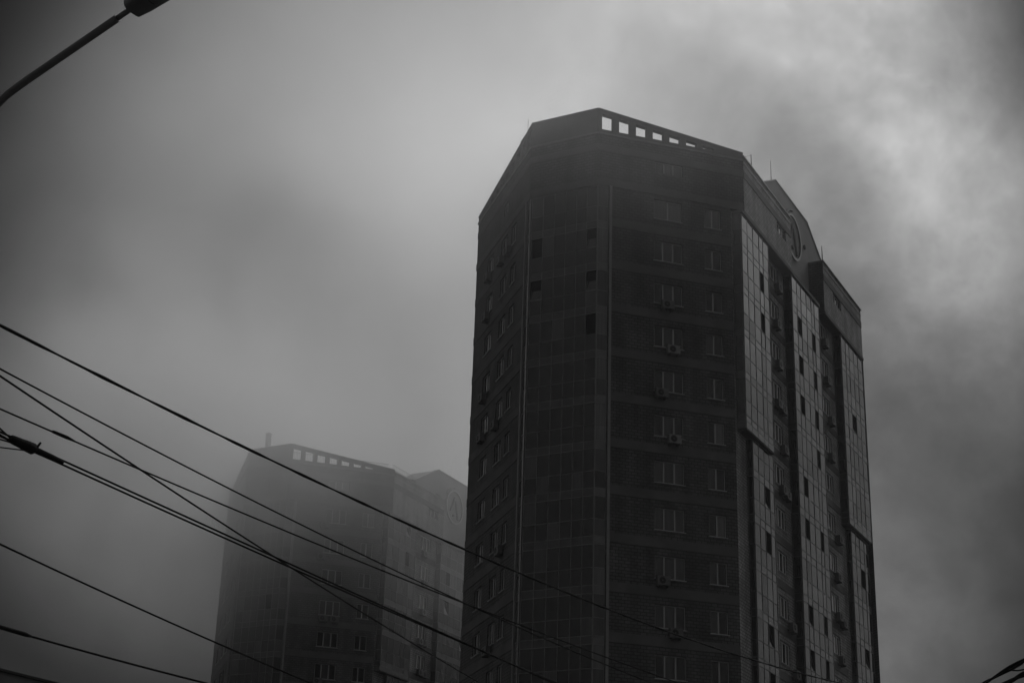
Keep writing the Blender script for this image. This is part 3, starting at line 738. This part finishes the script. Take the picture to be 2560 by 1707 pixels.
# broad tones of the deck as a surface over (sine of azimuth, sine of elevation), blending to an even deck outside it
sx = N_.new('ShaderNodeSeparateXYZ'); lk(nt, DW, sx.inputs[0])
hyp = math_('SQRT', math_('ADD', math_('MULTIPLY', sx.outputs['X'], sx.outputs['X']), math_('MULTIPLY', sx.outputs['Y'], sx.outputs['Y'])))
ahead = math_('GREATER_THAN', sx.outputs['Y'], 0.)
U0 = math_('MULTIPLY', math_('DIVIDE', sx.outputs['X'], hyp), 1/.3)
V0 = math_('MULTIPLY_ADD', sx.outputs['Z'], 5., -.375*5)
U = math_('MINIMUM', math_('MAXIMUM', U0, -1.25), 1.2); V = math_('MINIMUM', math_('MAXIMUM', V0, -1.1), 1.05)
tot = None
for row in reversed(SKY_POLY):
    r_ = None
    for c in reversed(row):
        r_ = c if r_ is None else math_('MULTIPLY_ADD', r_, V, c)
    tot = r_ if tot is None else math_('MULTIPLY_ADD', tot, U, r_)
far_ = math_('ADD', math_('ABSOLUTE', math_('SUBTRACT', U0, U)), math_('ABSOLUTE', math_('SUBTRACT', V0, V)))
fade = math_('MULTIPLY', math_('MAXIMUM', math_('MULTIPLY_ADD', far_, -1/.8, 1.), 0.), ahead)
tot = math_('MULTIPLY', math_('SUBTRACT', tot, SKY_BASE), fade)
# bright lobes added to the unseen sky, for the street-side glazing to mirror
for a_, e_, wt in ((38, 30, .4), (46, 32, .9), (44, 25, .0), (52, 28, .5), (42, 18, .1), (50, 18, .1), (60, 30, .5), (45, 9, .45)):
    a_, e_ = math.radians(a_), math.radians(e_)
    e = math_('EXPONENT', math_('MULTIPLY_ADD', dot_(DW, (math.sin(a_)*math.cos(e_), math.cos(a_)*math.cos(e_), math.sin(e_))), 90, -90))
    tot = math_('MULTIPLY_ADD', e, wt, tot)
# individual dark and bright patches of the broken cloud
for x, y, z, k_, wt in SKY_PATCHES:
    e = math_('EXPONENT', math_('MULTIPLY_ADD', dot_(DW, (x, y, z)), k_, -k_)); tot = math_('MULTIPLY_ADD', e, wt, tot)
n1 = noise(9, 5, .58, D, .6); n2 = noise(24, 4, .6, D)
n3 = noise(15, 5, .6, D, .5)
mot = math_('ADD', math_('ADD', math_('MULTIPLY', math_('SUBTRACT', n3.outputs['Fac'], .5), 0.7), math_('MULTIPLY', math_('SUBTRACT', n1.outputs['Fac'], .5), 1.0)), math_('MULTIPLY', math_('SUBTRACT', n2.outputs['Fac'], .5), 0.9))
# the deck is torn on the windward side, smooth fog on the other
torn = math_('MULTIPLY_ADD', math_('SUBTRACT', 1., math_('EXPONENT', math_('MULTIPLY', math_('MAXIMUM', dot_(D, (1, 0, 0.0)), -.12), -9.0))), .8, 0.32)
torn = math_('MINIMUM', math_('MAXIMUM', torn, .1), 1.)
sepz = N_.new('ShaderNodeSeparateXYZ'); lk(nt, D, sepz.inputs[0])
low = math_('MINIMUM', math_('MAXIMUM', math_('MULTIPLY_ADD', sepz.outputs['Z'], 1.6, .35), .25), 1.25)   # darker towards the horizon
lg = math_('ADD', math_('ADD', tot, SKY_BASE), math_('MULTIPLY', mot, torn))
rad = math_('MULTIPLY', math_('MULTIPLY', math_('EXPONENT', lg), math_('ADD', math_('MULTIPLY', low, math_('SUBTRACT', 1., fade)), fade)), 10.)
mixn = N_.new('ShaderNodeMix'); mixn.data_type = 'FLOAT'; mixn.inputs['Factor'].default_value = .99
lk(nt, bw.outputs['Val'], mixn.inputs['A']); lk(nt, rad, mixn.inputs['B'])
lk(nt, mixn.outputs['Result'], bg.inputs['Color'])
w.cycles.sampling_method = 'AUTOMATIC'

sun = bpy.data.lights.new('sun', 'SUN'); sun.energy = 1.2; sun.angle = math.radians(25); sun.color = (1, 1, 1)
so = link(bpy.data.objects.new('sun', sun))
sd = Vector((math.sin(SUN_AZ)*math.cos(SUN_EL), math.cos(SUN_AZ)*math.cos(SUN_EL), math.sin(SUN_EL)))
so.rotation_euler = sd.to_track_quat('Z', 'Y').to_euler(); so.location = (0, 0, 100)

# ------------------------------------------------------------------ camera
cam = bpy.data.cameras.new('camera'); cam.sensor_width = 36; cam.lens = 58.669; cam.clip_start = .1; cam.clip_end = 6000
co = link(bpy.data.objects.new('camera', cam))
pitch, roll = math.radians(22.59047), math.radians(1.88234)
cpi, spi = math.cos(pitch), math.sin(pitch)
fw = Vector((0, cpi, spi)); up_ = Vector((0, -spi, cpi)); rt = Vector((1, 0, 0))
r2 = rt*math.cos(roll)+up_*math.sin(roll); u2 = -rt*math.sin(roll)+up_*math.cos(roll)
mw = Matrix((( r2.x, u2.x, -fw.x, 0), (r2.y, u2.y, -fw.y, 0), (r2.z, u2.z, -fw.z, 1.6), (0, 0, 0, 1)))
co.matrix_world = mw
sc.camera = co

# ------------------------------------------------------------------ render
sc.render.engine = 'CYCLES'
sc.cycles.max_bounces = 5; sc.cycles.diffuse_bounces = 2; sc.cycles.glossy_bounces = 3; sc.cycles.volume_bounces = 2
sc.cycles.use_adaptive_sampling = True; sc.cycles.adaptive_threshold = .02; sc.cycles.adaptive_min_samples = 16
sc.cycles.use_denoising = True
try: sc.cycles.denoiser = 'OPENIMAGEDENOISE'
except Exception: pass
sc.cycles.volume_step_rate = 2.0; sc.cycles.volume_max_steps = 96
vs_ = sc.view_settings; vs_.view_transform = 'Standard'; vs_.look = 'None'; vs_.exposure = EXPOSURE; vs_.gamma = 1
